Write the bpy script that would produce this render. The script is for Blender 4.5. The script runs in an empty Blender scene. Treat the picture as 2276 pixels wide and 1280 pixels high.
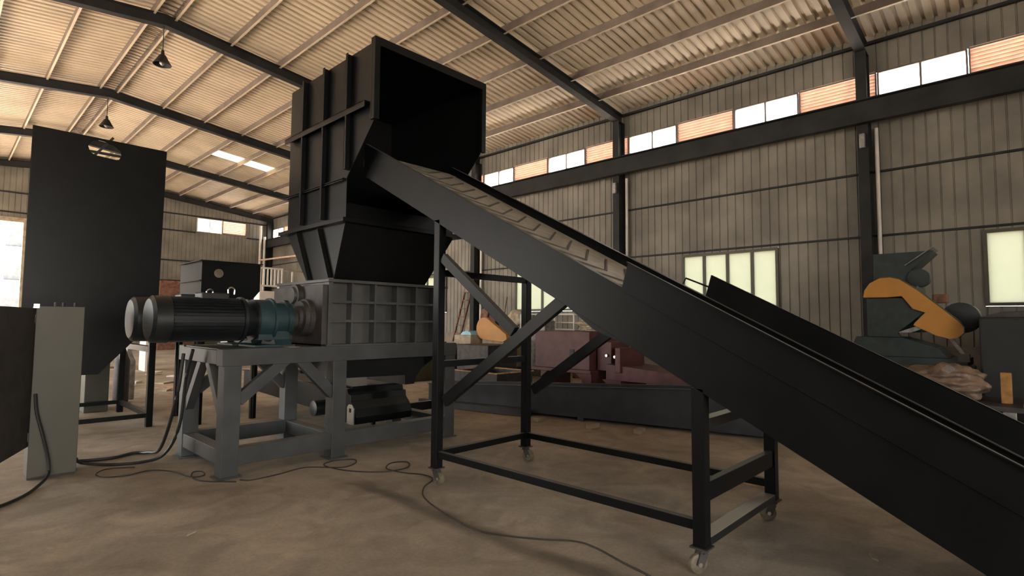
import bpy, bmesh, math, random
from mathutils import Vector, Matrix
from mathutils.geometry import tessellate_polygon

# ------------------------------------------------------------------ camera, sky, sun, exposure
SC = bpy.context.scene
COL = SC.collection
cd = bpy.data.cameras.new('camera')
cam = bpy.data.objects.new('camera', cd)
COL.objects.link(cam)
SC.camera = cam
cd.sensor_width = 36.0
cd.sensor_fit = 'HORIZONTAL'
cd.lens = 36.0 * 1214.5 / 2276.0
cd.clip_start, cd.clip_end = 0.05, 400
PI_, RO, YA = .0625, .0074, .8115
fw = Vector((math.sin(YA)*math.cos(PI_), math.cos(YA)*math.cos(PI_), math.sin(PI_)))
rt = Vector((math.cos(YA), -math.sin(YA), 0))
up = rt.cross(fw)
r2 = rt*math.cos(RO) + up*math.sin(RO)
u2 = up*math.cos(RO) - rt*math.sin(RO)
m3 = Matrix((r2, u2, -fw)).transposed()
cam.matrix_world = Matrix.Translation((0, 0, 1.5)) @ m3.to_4x4()

SKY = 10.5
w = bpy.data.worlds.new('sky')
SC.world = w
w.use_nodes = True
nt = w.node_tree
bg = nt.nodes['Background']
tc = nt.nodes.new('ShaderNodeTexCoord')
sx = nt.nodes.new('ShaderNodeSeparateXYZ')
rp = nt.nodes.new('ShaderNodeValToRGB')
nt.links.new(tc.outputs['Generated'], sx.inputs[0])
nt.links.new(sx.outputs[2], rp.inputs[0])
rp.color_ramp.elements[0].position = 0.0
rp.color_ramp.elements[0].color = (1.0, .95, .86, 1)
rp.color_ramp.elements[1].position = 0.6
rp.color_ramp.elements[1].color = (.80, .90, 1.0, 1)
nt.links.new(rp.outputs[0], bg.inputs[0])
bg.inputs[1].default_value = SKY

sun = bpy.data.lights.new('sun', 'SUN')
sun.energy = 58.0
sun.angle = math.radians(2)
sun.color = (1.0, .80, .66)
so = bpy.data.objects.new('sun', sun)
COL.objects.link(so)
sd = Vector((math.cos(math.radians(56))*.97, -.10, -math.sin(math.radians(56))))   # direction the light travels
so.rotation_euler = sd.to_track_quat('-Z', 'Y').to_euler()

def portal(loc, rot, sxx, syy):
    l = bpy.data.lights.new('portal', 'AREA')
    l.shape = 'RECTANGLE'
    l.size, l.size_y = sxx, syy
    l.cycles.is_portal = True
    o = bpy.data.objects.new('portal', l)
    o.location, o.rotation_euler = loc, rot
    COL.objects.link(o)

SC.view_settings.view_transform = 'Standard'
SC.view_settings.look = 'None'
SC.view_settings.gamma = 1.0
SC.view_settings.use_curve_mapping = False
SC.view_settings.exposure = 0.38
SC.cycles.max_bounces = 10
SC.cycles.diffuse_bounces = 6
SC.cycles.sample_clamp_indirect = 12.0
SC.cycles.use_denoising = True
SC.cycles.caustics_reflective = False
SC.cycles.caustics_refractive = False

# ------------------------------------------------------------------ materials
def mat(name, col, rough=.6, metal=0.0, var=.15, vs=3.0, bump=0.0, bs=30.0, spec=.5, col2=None, dust=0.0):
    m = bpy.data.materials.new(name)
    m.use_nodes = True
    t = m.node_tree
    b = t.nodes['Principled BSDF']
    b.inputs['Roughness'].default_value = rough
    b.inputs['Metallic'].default_value = metal
    b.inputs['Specular IOR Level'].default_value = spec
    g = t.nodes.new('ShaderNodeNewGeometry')
    n = t.nodes.new('ShaderNodeTexNoise')
    n.inputs['Scale'].default_value = vs
    n.inputs['Detail'].default_value = 5
    t.links.new(g.outputs['Position'], n.inputs['Vector'])
    r = t.nodes.new('ShaderNodeValToRGB')
    c2 = col2 or tuple(min(1, c*(1+var*1.6)) for c in col)
    r.color_ramp.elements[0].position = .32
    r.color_ramp.elements[1].position = .70
    r.color_ramp.elements[0].color = (*[c*(1-var) for c in col], 1)
    r.color_ramp.elements[1].color = (*c2, 1)
    t.links.new(n.outputs['Fac'], r.inputs[0])
    t.links.new(r.outputs[0], b.inputs['Base Color'])
    if dust > 0:
        sp = t.nodes.new('ShaderNodeSeparateXYZ')
        t.links.new(g.outputs['Normal'], sp.inputs[0])
        mr = t.nodes.new('ShaderNodeMapRange')
        mr.inputs[1].default_value, mr.inputs[2].default_value = .35, .95
        mr.inputs[3].default_value, mr.inputs[4].default_value = 0, dust
        t.links.new(sp.outputs[2], mr.inputs[0])
        mx = t.nodes.new('ShaderNodeMix')
        mx.data_type = 'RGBA'
        t.links.new(mr.outputs[0], mx.inputs[0])
        t.links.new(r.outputs[0], mx.inputs[6])
        mx.inputs[7].default_value = (.34, .30, .25, 1)
        t.links.new(mx.outputs[2], b.inputs['Base Color'])
    if bump > 0:
        n2 = t.nodes.new('ShaderNodeTexNoise')
        n2.inputs['Scale'].default_value = bs
        n2.inputs['Detail'].default_value = 4
        t.links.new(g.outputs['Position'], n2.inputs['Vector'])
        bp = t.nodes.new('ShaderNodeBump')
        bp.inputs['Strength'].default_value = bump
        bp.inputs['Distance'].default_value = .01
        t.links.new(n2.outputs['Fac'], bp.inputs['Height'])
        t.links.new(bp.outputs[0], b.inputs['Normal'])
    return m

M = {}
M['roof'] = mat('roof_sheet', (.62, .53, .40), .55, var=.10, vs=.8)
M['wall'] = mat('wall_sheet', (.185, .172, .143), .6, var=.22, vs=1.2)
M['dado'] = mat('dado_plaster', (.20, .17, .14), .9, var=.3, vs=2, bump=.3)
M['steel'] = mat('building_steel', (.024, .025, .025), .6, var=.25, vs=2, spec=.2)
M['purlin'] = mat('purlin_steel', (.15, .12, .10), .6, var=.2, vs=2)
M['black'] = mat('black_paint', (.0045, .005, .0053), .34, spec=.2, var=.25, vs=4, bump=.05, bs=12, dust=.12)
M['blackin'] = mat('black_paint_inner', (.012, .013, .013), .6, var=.2, vs=4)
M['convey'] = mat('charcoal_paint', (.0052, .0055, .006), .38, var=.2, vs=3, dust=.25, spec=.13)
M['dusty'] = mat('charcoal_paint_lit_top', (.0095, .010, .011), .3, var=.2, vs=3, dust=.95)  # window reflection painted in as pale upward faces
M['grey'] = mat('grey_machine_paint', (.055, .055, .054), .5, var=.2, vs=4, dust=.35)
M['stand'] = mat('grey_stand_paint', (.042, .044, .044), .5, var=.2, vs=4, dust=.3)
M['greyd'] = mat('dark_grey_casting', (.035, .030, .028), .6, var=.35, vs=8, bump=.1)
M['teal'] = mat('teal_paint', (.016, .038, .044), .45, var=.25, vs=7)
M['motor'] = mat('motor_paint', (.008, .010, .011), .40, var=.25, vs=7)
M['belt'] = mat('belt_rubber', (.24, .215, .175), .5, var=.2, vs=9, bump=.15)
M['cleat'] = mat('dark_cleat_rubber', (.05, .045, .035), .7, var=.3, vs=9)
M['cream'] = mat('cream_cabinet_paint', (.068, .063, .043), .5, var=.06, vs=3)
M['chrome'] = mat('bright_metal', (.55, .54, .50), .25, metal=.9, var=.1)
M['cable'] = mat('cable_rubber', (.015, .014, .013), .5, var=.1)
M['cable2'] = mat('thin_cable_rubber', (.030, .022, .018), .6, var=.1)
M['red'] = mat('red_oxide_paint', (.080, .025, .026), .55, var=.25, vs=4)
M['orange'] = mat('orange_paint', (.42, .19, .035), .5, var=.06, vs=4)
M['green'] = mat('dark_green_paint', (.018, .027, .026), .5, var=.25, vs=6)
M['rubber'] = mat('wheel_rubber', (.13, .105, .07), .55, var=.3, vs=20)
M['wood'] = mat('raw_wood', (.42, .27, .17), .8, var=.3, vs=10)
M['sack'] = mat('brown_plastic', (.17, .115, .08), .5, var=.4, vs=6, bump=.4, bs=14)
M['tan'] = mat('tan_board', (.36, .30, .22), .8, var=.2, vs=5)
M['white'] = mat('white_paint', (.72, .68, .64), .5, var=.08, vs=4)
M['rust'] = mat('rusty_steel', (.16, .075, .05), .8, var=.4, vs=8)
M['bluegrey'] = mat('blue_grey_paint', (.035, .037, .043), .45, var=.2, vs=4, dust=.15)
M['silver'] = mat('worn_steel', (.30, .29, .28), .4, metal=.6, var=.3, vs=10)
M['blue'] = mat('pale_blue_plastic', (.25, .52, .65), .5)
M['crimson'] = mat('crimson_cloth', (.17, .012, .03), .8)
M['yellow'] = mat('ochre_block_paint', (.32, .16, .045), .7, var=.2, vs=14)
M['ground'] = mat('outdoor_concrete', (.50, .46, .40), .9, var=.1, vs=.5)
M['facade'] = mat('pale_facade', (.30, .29, .27), .9, var=.05)
M['pane_dark'] = mat('facade_window_glass', (.09, .09, .09), .9, spec=.1)

def floor_mat():
    m = mat('concrete_floor', (.385, .325, .255), .72, var=.16, vs=.9, bump=.25, bs=18, spec=.35)
    t = m.node_tree
    b = t.nodes['Principled BSDF']
    src = b.inputs['Base Color'].links[0].from_socket
    g = [n for n in t.nodes if n.type == 'NEW_GEOMETRY'][0]
    def noise(sc, det, dist=0):
        n = t.nodes.new('ShaderNodeTexNoise'); n.inputs['Scale'].default_value = sc
        n.inputs['Detail'].default_value = det; n.inputs['Distortion'].default_value = dist
        t.links.new(g.outputs['Position'], n.inputs['Vector']); return n.outputs['Fac']
    def ramp(s, a, b_, ca, cb):
        r = t.nodes.new('ShaderNodeMapRange'); r.inputs[1].default_value = a; r.inputs[2].default_value = b_
        r.inputs[3].default_value = ca; r.inputs[4].default_value = cb; t.links.new(s, r.inputs[0]); return r.outputs[0]
    def mul(c, f):
        x = t.nodes.new('ShaderNodeVectorMath'); x.operation = 'SCALE'
        t.links.new(c, x.inputs[0]); t.links.new(f, x.inputs[3]); return x.outputs[0]
    c = mul(src, ramp(noise(2.6, 6, 1.2), .35, .62, .80, 1.08))
    c = mul(c, ramp(noise(38, 3), .3, .7, .9, 1.08))
    c = mul(c, ramp(noise(.55, 3, .6), .40, .60, .86, 1.06))
    # worn dark trail across the near floor
    sp = t.nodes.new('ShaderNodeSeparateXYZ'); t.links.new(g.outputs['Position'], sp.inputs[0])
    def math_(op, a, b_=None):
        x = t.nodes.new('ShaderNodeMath'); x.operation = op
        for i, v in enumerate((a, b_)):
            if v is None: continue
            if isinstance(v, (int, float)): x.inputs[i].default_value = v
            else: t.links.new(v, x.inputs[i])
        return x.outputs[0]
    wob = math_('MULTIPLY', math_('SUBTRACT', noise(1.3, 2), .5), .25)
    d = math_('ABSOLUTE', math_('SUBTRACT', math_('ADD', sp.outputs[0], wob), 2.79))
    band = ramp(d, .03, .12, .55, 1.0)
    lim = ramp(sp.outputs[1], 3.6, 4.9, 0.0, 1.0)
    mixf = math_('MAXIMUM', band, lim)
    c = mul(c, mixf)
    t.links.new(c, b.inputs['Base Color'])
    return m
M['floor'] = floor_mat()

def pane_mat(name, col, tr, dirty=.5):
    """frosted, dusty glass: light passes through diffused"""
    m = bpy.data.materials.new(name); m.use_nodes = True
    t = m.node_tree; out = t.nodes['Material Output']
    t.nodes.remove(t.nodes['Principled BSDF'])
    a = t.nodes.new('ShaderNodeBsdfTranslucent'); b = t.nodes.new('ShaderNodeBsdfTransparent')
    a.inputs[0].default_value = (*col, 1); b.inputs[0].default_value = (*col, 1)
    n = t.nodes.new('ShaderNodeTexNoise'); n.inputs['Scale'].default_value = 1.5
    g = t.nodes.new('ShaderNodeNewGeometry'); t.links.new(g.outputs['Position'], n.inputs['Vector'])
    r = t.nodes.new('ShaderNodeMapRange'); r.inputs[3].default_value = tr-.1; r.inputs[4].default_value = tr+.1
    t.links.new(n.outputs['Fac'], r.inputs[0])
    x = t.nodes.new('ShaderNodeMixShader'); t.links.new(r.outputs[0], x.inputs[0])
    t.links.new(a.outputs[0], x.inputs[1]); t.links.new(b.outputs[0], x.inputs[2])
    t.links.new(x.outputs[0], out.inputs[0])
    return m
M['clear'] = pane_mat('clerestory_glass', (.95, .95, .95), .85)
M['frost'] = pane_mat('frosted_glass', (.29, .293, .245), .10)
M['skylight'] = pane_mat('translucent_roof_sheet', (.20, .165, .10), .1)
M['louvre'] = mat('peach_louvre_paint', (.72, .50, .40), .6, var=.08, vs=5)

# ------------------------------------------------------------------ mesh helpers
class MB:
    def __init__(s):
        s.v, s.f = [], []
    def add(s, vs, fs):
        o = len(s.v)
        s.v += [Vector(p) for p in vs]
        s.f += [tuple(i+o for i in f) for f in fs]
        return s
    def box(s, x0, x1, y0, y1, z0, z1):
        v = [(x, y, z) for z in (z0, z1) for y in (y0, y1) for x in (x0, x1)]
        return s.add(v, [(0, 2, 3, 1), (4, 5, 7, 6), (0, 1, 5, 4), (2, 6, 7, 3), (0, 4, 6, 2), (1, 3, 7, 5)])
    def prism(s, poly, ax, a, b, holes=()):
        """2-D polygon swept along an axis; the polygon is (y,z) for 'x', (x,z) for 'y', (x,y) for 'z'"""
        def P(p, t):
            return {'x': (t, p[0], p[1]), 'y': (p[0], t, p[1]), 'z': (p[0], p[1], t)}[ax]
        loops = [list(poly)] + [list(h) for h in holes]
        flat = [p for l in loops for p in l]
        tris = tessellate_polygon([[Vector((p[0], p[1], 0)) for p in l] for l in loops])
        n = len(flat)
        fs = [tuple(t) for t in tris] + [tuple(i+n for i in reversed(t)) for t in tris]
        o = 0
        for l in loops:
            k = len(l)
            for i in range(k):
                j = (i+1) % k
                fs.append((o+i, o+j, o+j+n, o+i+n))
            o += k
        return s.add([P(p, a) for p in flat] + [P(p, b) for p in flat], fs)
    def bar(s, p0, p1, w, h=None, upv=(0, 0, 1)):
        """rectangular bar; w is sideways, h along the up hint"""
        h = h or w
        p0, p1 = Vector(p0), Vector(p1)
        d = (p1-p0).normalized()
        u = Vector(upv)
        if abs(d.dot(u)) > .99: u = Vector((0, 1, 0))
        sd_ = d.cross(u).normalized(); uu = sd_.cross(d)
        v = [p + sd_*(a*w/2) + uu*(b*h/2) for p in (p0, p1) for a, b in ((-1, -1), (1, -1), (1, 1), (-1, 1))]
        return s.add(v, [(0, 3, 2, 1), (4, 5, 6, 7), (0, 1, 5, 4), (1, 2, 6, 5), (2, 3, 7, 6), (3, 0, 4, 7)])
    def cyl(s, p0, p1, r, r1=None, n=24, cap=True):
        r1 = r if r1 is None else r1
        p0, p1 = Vector(p0), Vector(p1)
        d = (p1-p0).normalized()
        u = Vector((0, 0, 1)) if abs(d.z) < .9 else Vector((1, 0, 0))
        a = d.cross(u).normalized(); b = d.cross(a)
        v = [p + (a*math.cos(2*math.pi*i/n) + b*math.sin(2*math.pi*i/n))*rr for p, rr in ((p0, r), (p1, r1)) for i in range(n)]
        f = [(i, (i+1) % n, (i+1) % n+n, i+n) for i in range(n)]
        if cap: f += [tuple(range(n-1, -1, -1)), tuple(range(n, 2*n))]
        return s.add(v, f)
    def lathe(s, c, axis, prof, n=28):
        """profile of (distance along axis, radius)"""
        c, d = Vector(c), Vector(axis).normalized()
        u = Vector((0, 0, 1)) if abs(d.z) < .9 else Vector((1, 0, 0))
        a = d.cross(u).normalized(); b = d.cross(a)
        v = [c + d*t + (a*math.cos(2*math.pi*i/n) + b*math.sin(2*math.pi*i/n))*max(r, .0005) for t, r in prof for i in range(n)]
        f = []
        for k in range(len(prof)-1):
            f += [(k*n+i, k*n+(i+1) % n, (k+1)*n+(i+1) % n, (k+1)*n+i) for i in range(n)]
        k = len(prof)-1
        f += [tuple(range(n-1, -1, -1)), tuple(k*n+i for i in range(n))]
        return s.add(v, f)
    def tube(s, pts, r, n=8, sub=6, smooth=True):
        P = [Vector(p) for p in pts]
        if smooth and len(P) > 2:
            Q = []
            E = [P[0]*2-P[1]] + P + [P[-1]*2-P[-2]]
            for i in range(1, len(E)-2):
                for k in range(sub):
                    t = k/sub
                    a, b, c, d = E[i-1], E[i], E[i+1], E[i+2]
                    Q.append(.5*((2*b) + (c-a)*t + (2*a-5*b+4*c-d)*t*t + (3*b-a-3*c+d)*t**3))
            Q.append(P[-1]); P = Q
        v, f = [], []
        for i, p in enumerate(P):
            d = (P[min(i+1, len(P)-1)]-P[max(i-1, 0)]).normalized()
            u = Vector((0, 0, 1)) if abs(d.z) < .9 else Vector((1, 0, 0))
            a = d.cross(u).normalized(); b = d.cross(a)
            v += [p + (a*math.cos(2*math.pi*k/n) + b*math.sin(2*math.pi*k/n))*r for k in range(n)]
        for i in range(len(P)-1):
            f += [(i*n+k, i*n+(k+1) % n, (i+1)*n+(k+1) % n, (i+1)*n+k) for k in range(n)]
        f += [tuple(range(n-1, -1, -1)), tuple((len(P)-1)*n+k for k in range(n))]
        return s.add(v, f)
    def build(s, name, m, parent=None, bevel=0, smooth=False, recalc=True):
        me = bpy.data.meshes.new(name)
        off = Vector(parent['_w']) if parent is not None else Vector((0, 0, 0))
        base = off
        if parent is None:
            base = Vector((sum(p.x for p in s.v)/len(s.v), sum(p.y for p in s.v)/len(s.v), min(p.z for p in s.v)))
        me.from_pydata([tuple(p-base) for p in s.v], [], s.f)
        if recalc:
            bm = bmesh.new(); bm.from_mesh(me)
            bmesh.ops.recalc_face_normals(bm, faces=bm.faces)
            bm.to_mesh(me); bm.free()
        me.materials.append(m if not isinstance(m, str) else M[m])
        o = bpy.data.objects.new(name, me)
        COL.objects.link(o)
        if parent is not None:
            o.parent = parent
            o['_w'] = tuple(base)
        else:
            o.location = base
            o['_w'] = tuple(base)
        if smooth:
            for p in me.polygons: p.use_smooth = True
            md = o.modifiers.new('edges', 'EDGE_SPLIT'); md.split_angle = math.radians(35)
        if bevel:
            md = o.modifiers.new('bevel', 'BEVEL'); md.width = bevel; md.segments = 2
            md.limit_method = 'ANGLE'; md.angle_limit = math.radians(40)
        return o

def tag(o, label, cat, group=None):
    o['label'] = label; o['category'] = cat
    if group: o['group'] = group
    return o
def thing(name, loc, label, cat, group=None):
    o = bpy.data.objects.new(name, None)
    o.empty_display_size = .1
    o.location = loc
    o['_w'] = tuple(loc)
    COL.objects.link(o)
    return tag(o, label, cat, group)
def struct(o, label=None):
    o['kind'] = 'structure'
    if label: o['label'] = label
    return o
def copy_tree(o, loc, label):
    c = o.copy(); COL.objects.link(c); c.location = loc; c['label'] = label
    for ch in o.children:
        k = ch.copy(); COL.objects.link(k); k.parent = c
        for g in ch.children:
            q = g.copy(); COL.objects.link(q); q.parent = k
    return c
def V(*a): return Vector(a)

# ------------------------------------------------------------------ the hall
W, XL, RX = 13.456, -6.76, 3.35          # right wall, left wall, ridge
YF, YN = 32.4, -9.6                      # far gable, near gable
YFR = [2.4, 8.4, 14.4, 20.4, 26.4]       # frames seen
YALL = [-3.6] + YFR + [32.2]
def zroof(x): return 8.75 - .11*abs(x-RX)

struct(MB().box(XL-.3, W+.3, YN-.3, YF+.3, -.25, 0).build('floor', 'floor'), 'dusty brown concrete floor of the hall')

# ribbed sheet: flat pans 0.15 wide and narrow trapezoid grooves, pitch 0.2
PITCH = .2
def pans(a0, a1, g=(.105, .125, .180)):
    k = math.floor(a0/PITCH)
    pts = [a0]
    prof = []
    while k*PITCH < a1:
        for da, dz in ((0, 0), (g[0], 0), (g[1], 1), (g[2], 1)):
            prof.append((k*PITCH+da, dz))
        k += 1
    prof.append((k*PITCH, 0))
    out = []
    def val(a):
        for (p, q), (r, s_) in zip(prof, prof[1:]):
            if p <= a <= r: return q + (s_-q)*(a-p)/(r-p if r > p else 1)
        return 0
    out.append((a0, val(a0)))
    out += [p for p in prof if a0 < p[0] < a1]
    out.append((a1, val(a1)))
    return out
def sheet_wall(mb, rects, fixed, axis, depth):
    """vertical ribs; rects are (a0,a1,z0,z1); depth is signed towards the outside"""
    for a0, a1, z0, z1 in rects:
        pr = pans(a0, a1, (.168, .176, .192))
        z1f = z1 if callable(z1) else (lambda a, z=z1: z)
        vs = []
        for a, d in pr:
            for z in (z0, z1f(a)):
                p = (fixed + d*depth, a, z) if axis == 'x' else (a, fixed + d*depth, z)
                vs.append(p)
        mb.add(vs, [(2*i, 2*i+1, 2*i+3, 2*i+2) for i in range(len(pr)-1)])

def holes_to_rects(a0, a1, z0, z1, holes):
    """split the wall into full-height strips around the rectangular holes"""
    cuts = sorted({a0, a1} | {h[0] for h in holes} | {h[1] for h in holes})
    cuts = [c for c in cuts if a0 <= c <= a1]
    out = []
    for p, q in zip(cuts, cuts[1:]):
        hs = sorted([(h[2], h[3]) for h in holes if h[0] < (p+q)/2 < h[1]])
        z = z0
        for b, t in hs:
            if b > z: out.append((p, q, z, b))
            z = t
        out.append((p, q, z, z1))
    return out

# roof with two translucent patches
roof = MB()
def roof_side(x0, x1, patches):
    pr = pans(YN-.3, YF+.3)
    for i in range(len(pr)-1):
        (ya, da), (yb, db) = pr[i], pr[i+1]
        xs = [x0]
        for (px0, px1, py0, py1) in patches:
            if py0 < (ya+yb)/2 < py1: xs += [px0, px1]
        xs.append(x1)
        for a, b in zip(xs[::2], xs[1::2]):
            vs = [(x, y, zroof(x)+d*.05) for x in (a, b) for y, d in ((ya, da), (yb, db))]
            roof.add(vs, [(0, 1, 3, 2)])
SKYL = [(7.45, 8.55, 23.4, 24.2), (8.75, 9.85, 23.4, 24.2)]
roof_side(RX, W+.2, SKYL)
roof_side(XL-.2, RX, [])
struct(roof.build('ceiling', 'roof', recalc=False), 'cream ribbed metal roof sheeting above the hall')
for i, (a, b, c, d) in enumerate(SKYL):
    s = MB().add([(x, y, zroof(x)+.01) for x in (a, b) for y in (c, d)], [(0, 1, 3, 2)]).build('window_%d' % (20+i), 'skylight', recalc=False)
    struct(s, 'translucent roof panel glowing yellow between the far rafters')

# right wall openings
TOPW = []      # clerestory windows and louvres, y ranges
y = -8.31
TOPWIN = [(0.69+3*k, 2.17+3*k) for k in range(-3, 11)]
TOPLOU = [(2.17+3*k, 3.69+3*k) for k in range(-3, 10)]
LOWWIN = [(4.21+6*k, 6.59+6*k) for k in range(-2, 5)]
LOWWIN = [(-1.80, .60) if abs(a+1.79) < .1 else (a, b) for a, b in LOWWIN]
holes = [(a, b, 6.25, 6.83) for a, b in TOPWIN] + [(a, b, 6.25, 6.83) for a, b in TOPLOU] + [(a, b, 1.86, 3.29) for a, b in LOWWIN]
wr = MB()
sheet_wall(wr, holes_to_rects(YN, YF, 1.1, 7.71, holes), W, 'x', .018)
struct(wr.build('wall_right', 'wall', recalc=False), 'dusty ribbed metal side wall with the window strip')
struct(MB().box(W-.02, W+.22, YN, YF, 0, 1.1).build('wall_right.001', 'dado'), 'low plastered base of the side wall')

# windows of the right wall
def frame_x(x, y0, y1, z0, z1, t=.05, d=.06, mull=()):
    mb = MB()
    mb.box(x-d, x+d, y0, y1, z0, z0+t); mb.box(x-d, x+d, y0, y1, z1-t, z1)
    mb.box(x-d, x+d, y0, y0+t, z0+t, z1-t); mb.box(x-d, x+d, y1-t, y1, z0+t, z1-t)
    for m_ in mull: mb.box(x-d*.7, x+d*.7, m_-t*.6, m_+t*.6, z0+t, z1-t)
    return mb
n = 1
for a, b in TOPWIN:
    if b < -3 : continue
    f = struct(frame_x(W, a+.005, b-.005, 6.255, 6.825, .03, .05, [(a+b)/2]).build('window_%d' % n, 'purlin'), 'bright white upper window pair high on the side wall')
    MB().box(W-.004, W+.004, a+.03, b-.03, 6.28, 6.80).build('window_pane', 'clear', f)
    n += 1
for i, (a, b) in enumerate(LOWWIN):
    if b < -3: continue
    t_ = (b-a)/4
    f = struct(frame_x(W, a, b, 1.865, 3.285, .06, .06, [a+t_, a+2*t_, a+3*t_]).build('window_%d' % n, 'cream'), 'frosted lower window of tall panes in the side wall')
    MB().box(W-.006, W+.006, a+.05, b-.05, 1.91, 3.24).build('window_pane', 'frost', f)
    n += 1
# louvres
LN = {0: 'peach louvre beside the nearest steel column, topmost window strip'}
def louvre(yc0, yc1, z0, z1, label, axis='x', fx=W):
    mid = (yc0+yc1)/2
    loc = (fx, mid, z0) if axis == 'x' else (mid, fx, z0)
    t = thing('wall_louvre', loc, label, 'louvre', 'slatted louvres between the high windows')
    fr, sl = MB(), MB()
    h = (z1-z0)/8
    if axis == 'x':
        fr = frame_x(fx, yc0+.01, yc1-.01, z0+.005, z1-.005, .025, .05)
        for k in range(8):
            z = z0+h*(k+.5)
            sl.prism([(fx-.045, z+.042), (fx+.045, z-.038), (fx+.045, z-.030), (fx-.045, z+.050)], 'y', yc0+.03, yc1-.03)
    else:
        fr.box(yc0+.01, yc1-.01, fx-.05, fx+.05, z0, z0+.025); fr.box(yc0+.01, yc1-.01, fx-.05, fx+.05, z1-.025, z1)
        fr.box(yc0+.01, yc0+.035, fx-.05, fx+.05, z0+.025, z1-.025); fr.box(yc1-.035, yc1-.01, fx-.05, fx+.05, z0+.025, z1-.025)
        for k in range(8):
            z = z0+h*(k+.5)
            sl.prism([(fx-.045, z+.042), (fx+.045, z-.038), (fx+.045, z-.030), (fx-.045, z+.050)], 'x', yc0+.03, yc1-.03)
    fr.build('frame', 'purlin', t); sl.build('slats', 'louvre', t)
    return t
LLAB = {0: 'peach slatted louvre crossed by the nearest steel column',
        -1: 'peach slatted louvre past the nearest high window, at the frame edge',
        1: 'long peach louvre between the second and third high windows',
        2: 'peach louvre crossed by the middle steel column',
        3: 'peach louvre between the two high windows beyond the middle column',
        4: 'peach louvre just right of the tall hopper box'}
for k, (a, b) in enumerate(TOPLOU):
    kk = k-3
    if kk < -2: continue
    louvre(a, b, 6.25, 6.83, LLAB.get(kk, 'peach slatted louvre further along the side wall, hidden behind the tall hopper'))

# far gable wall with the open doorway and one window
DX0, DX1, DZ = -2.6, 2.5, 5.75
gh = [(9.45, 10.7+1.3, 6.24, 7.0), (DX0, DX1, 0, DZ)]
wf = MB()
rc = holes_to_rects(XL, W, 0, 1, [])
def gtop(a): return zroof(a)+.02
for a0, a1, z0, z1 in holes_to_rects(XL, W, 0, 99, gh+[(RX, RX+.0001, 50, 51)]):
    sheet_wall(wf, [(a0, a1, z0, gtop if z1 == 99 else z1)], YF, 'y', .018)
struct(wf.build('wall_far', 'wall', recalc=False), 'ribbed metal gable wall at the far end')
f = MB(); f.box(9.45, 10.72, YF-.05, YF+.05, 6.24, 6.28); f.box(9.45, 10.72, YF-.05, YF+.05, 6.96, 7.0)
for xx in (9.45, 10.06, 10.68): f.box(xx, xx+.04, YF-.05, YF+.05, 6.28, 6.96)
f = struct(f.build('window_%d' % n, 'white'), 'bright window pair high in the far gable wall')
MB().box(9.48, 10.69, YF-.004, YF+.004, 6.27, 6.97).build('window_pane', 'clear', f)
louvre(10.72, 12.0, 6.24, 7.0, 'peach louvre beside the window in the far gable wall', 'y', YF)
# door surround of the far doorway
d = MB(); d.box(DX0-.12, DX0, YF-.12, YF+.06, 0, DZ); d.box(DX1, DX1+.12, YF-.12, YF+.06, 0, DZ)
d.box(DX0-.12, DX1+.12, YF-.12, YF+.06, DZ, DZ+.2)
struct(d.build('door_1', 'tan'), 'frame of the tall open doorway in the far gable')
# near gable wall and left wall (behind and beside the camera)
wn = MB()
NX0, NX1, NZ = -6.2, 1.6, 4.6
for a0, a1, z0, z1 in holes_to_rects(XL, W, 0, 99, [(RX, RX+.0001, 50, 51), (NX0, NX1, 0, NZ)]):
    sheet_wall(wn, [(a0, a1, z0, gtop if z1 == 99 else z1)], YN, 'y', -.035)
struct(wn.build('wall_near', 'wall', recalc=False), 'ribbed metal gable wall behind the viewer')
LDOOR = [(10.0, 13.4), (15.4, 19.4), (21.4, 25.4)]
LDZ = 4.6
lh = [(a, b, 0, LDZ) for a, b in LDOOR] + [(a, b, 6.25, 6.83) for a, b in TOPWIN]
wl = MB()
sheet_wall(wl, holes_to_rects(YN, YF, 0, 7.71, lh), XL, 'x', -.035)
struct(wl.build('wall_left', 'wall', recalc=False), 'ribbed metal side wall with open loading doors')
for i, (a, b) in enumerate(LDOOR):
    d = MB(); d.box(XL-.06, XL+.1, a-.1, a, 0, LDZ); d.box(XL-.06, XL+.1, b, b+.1, 0, LDZ); d.box(XL-.06, XL+.1, a-.1, b+.1, LDZ, LDZ+.2)
    struct(d.build('door_%d' % (i+2), 'steel'), 'open loading doorway in the side wall')
    portal((XL-.1, (a+b)/2, LDZ/2), (0, -math.pi/2, 0), LDZ, b-a)
portal(((DX0+DX1)/2, YF+.1, DZ/2), (-math.pi/2, 0, 0), DX1-DX0, DZ)
d = MB(); d.box(NX0-.12, NX0, YN-.06, YN+.12, 0, NZ); d.box(NX1, NX1+.12, YN-.06, YN+.12, 0, NZ); d.box(NX0-.12, NX1+.12, YN-.06, YN+.12, NZ, NZ+.2)
struct(d.build('door_9', 'steel'), 'wide open doorway behind the viewer')
portal(((NX0+NX1)/2, YN-.1, NZ/2), (math.pi/2, 0, 0), NX1-NX0, NZ)
portal((W+.12, 11.0, 6.54), (0, math.pi/2, 0), .6, 40)
portal((W+.12, 11.0, 2.57), (0, math.pi/2, 0), 1.45, 40)
portal((XL-.12, 11.0, 6.54), (0, -math.pi/2, 0), .6, 40)

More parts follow.
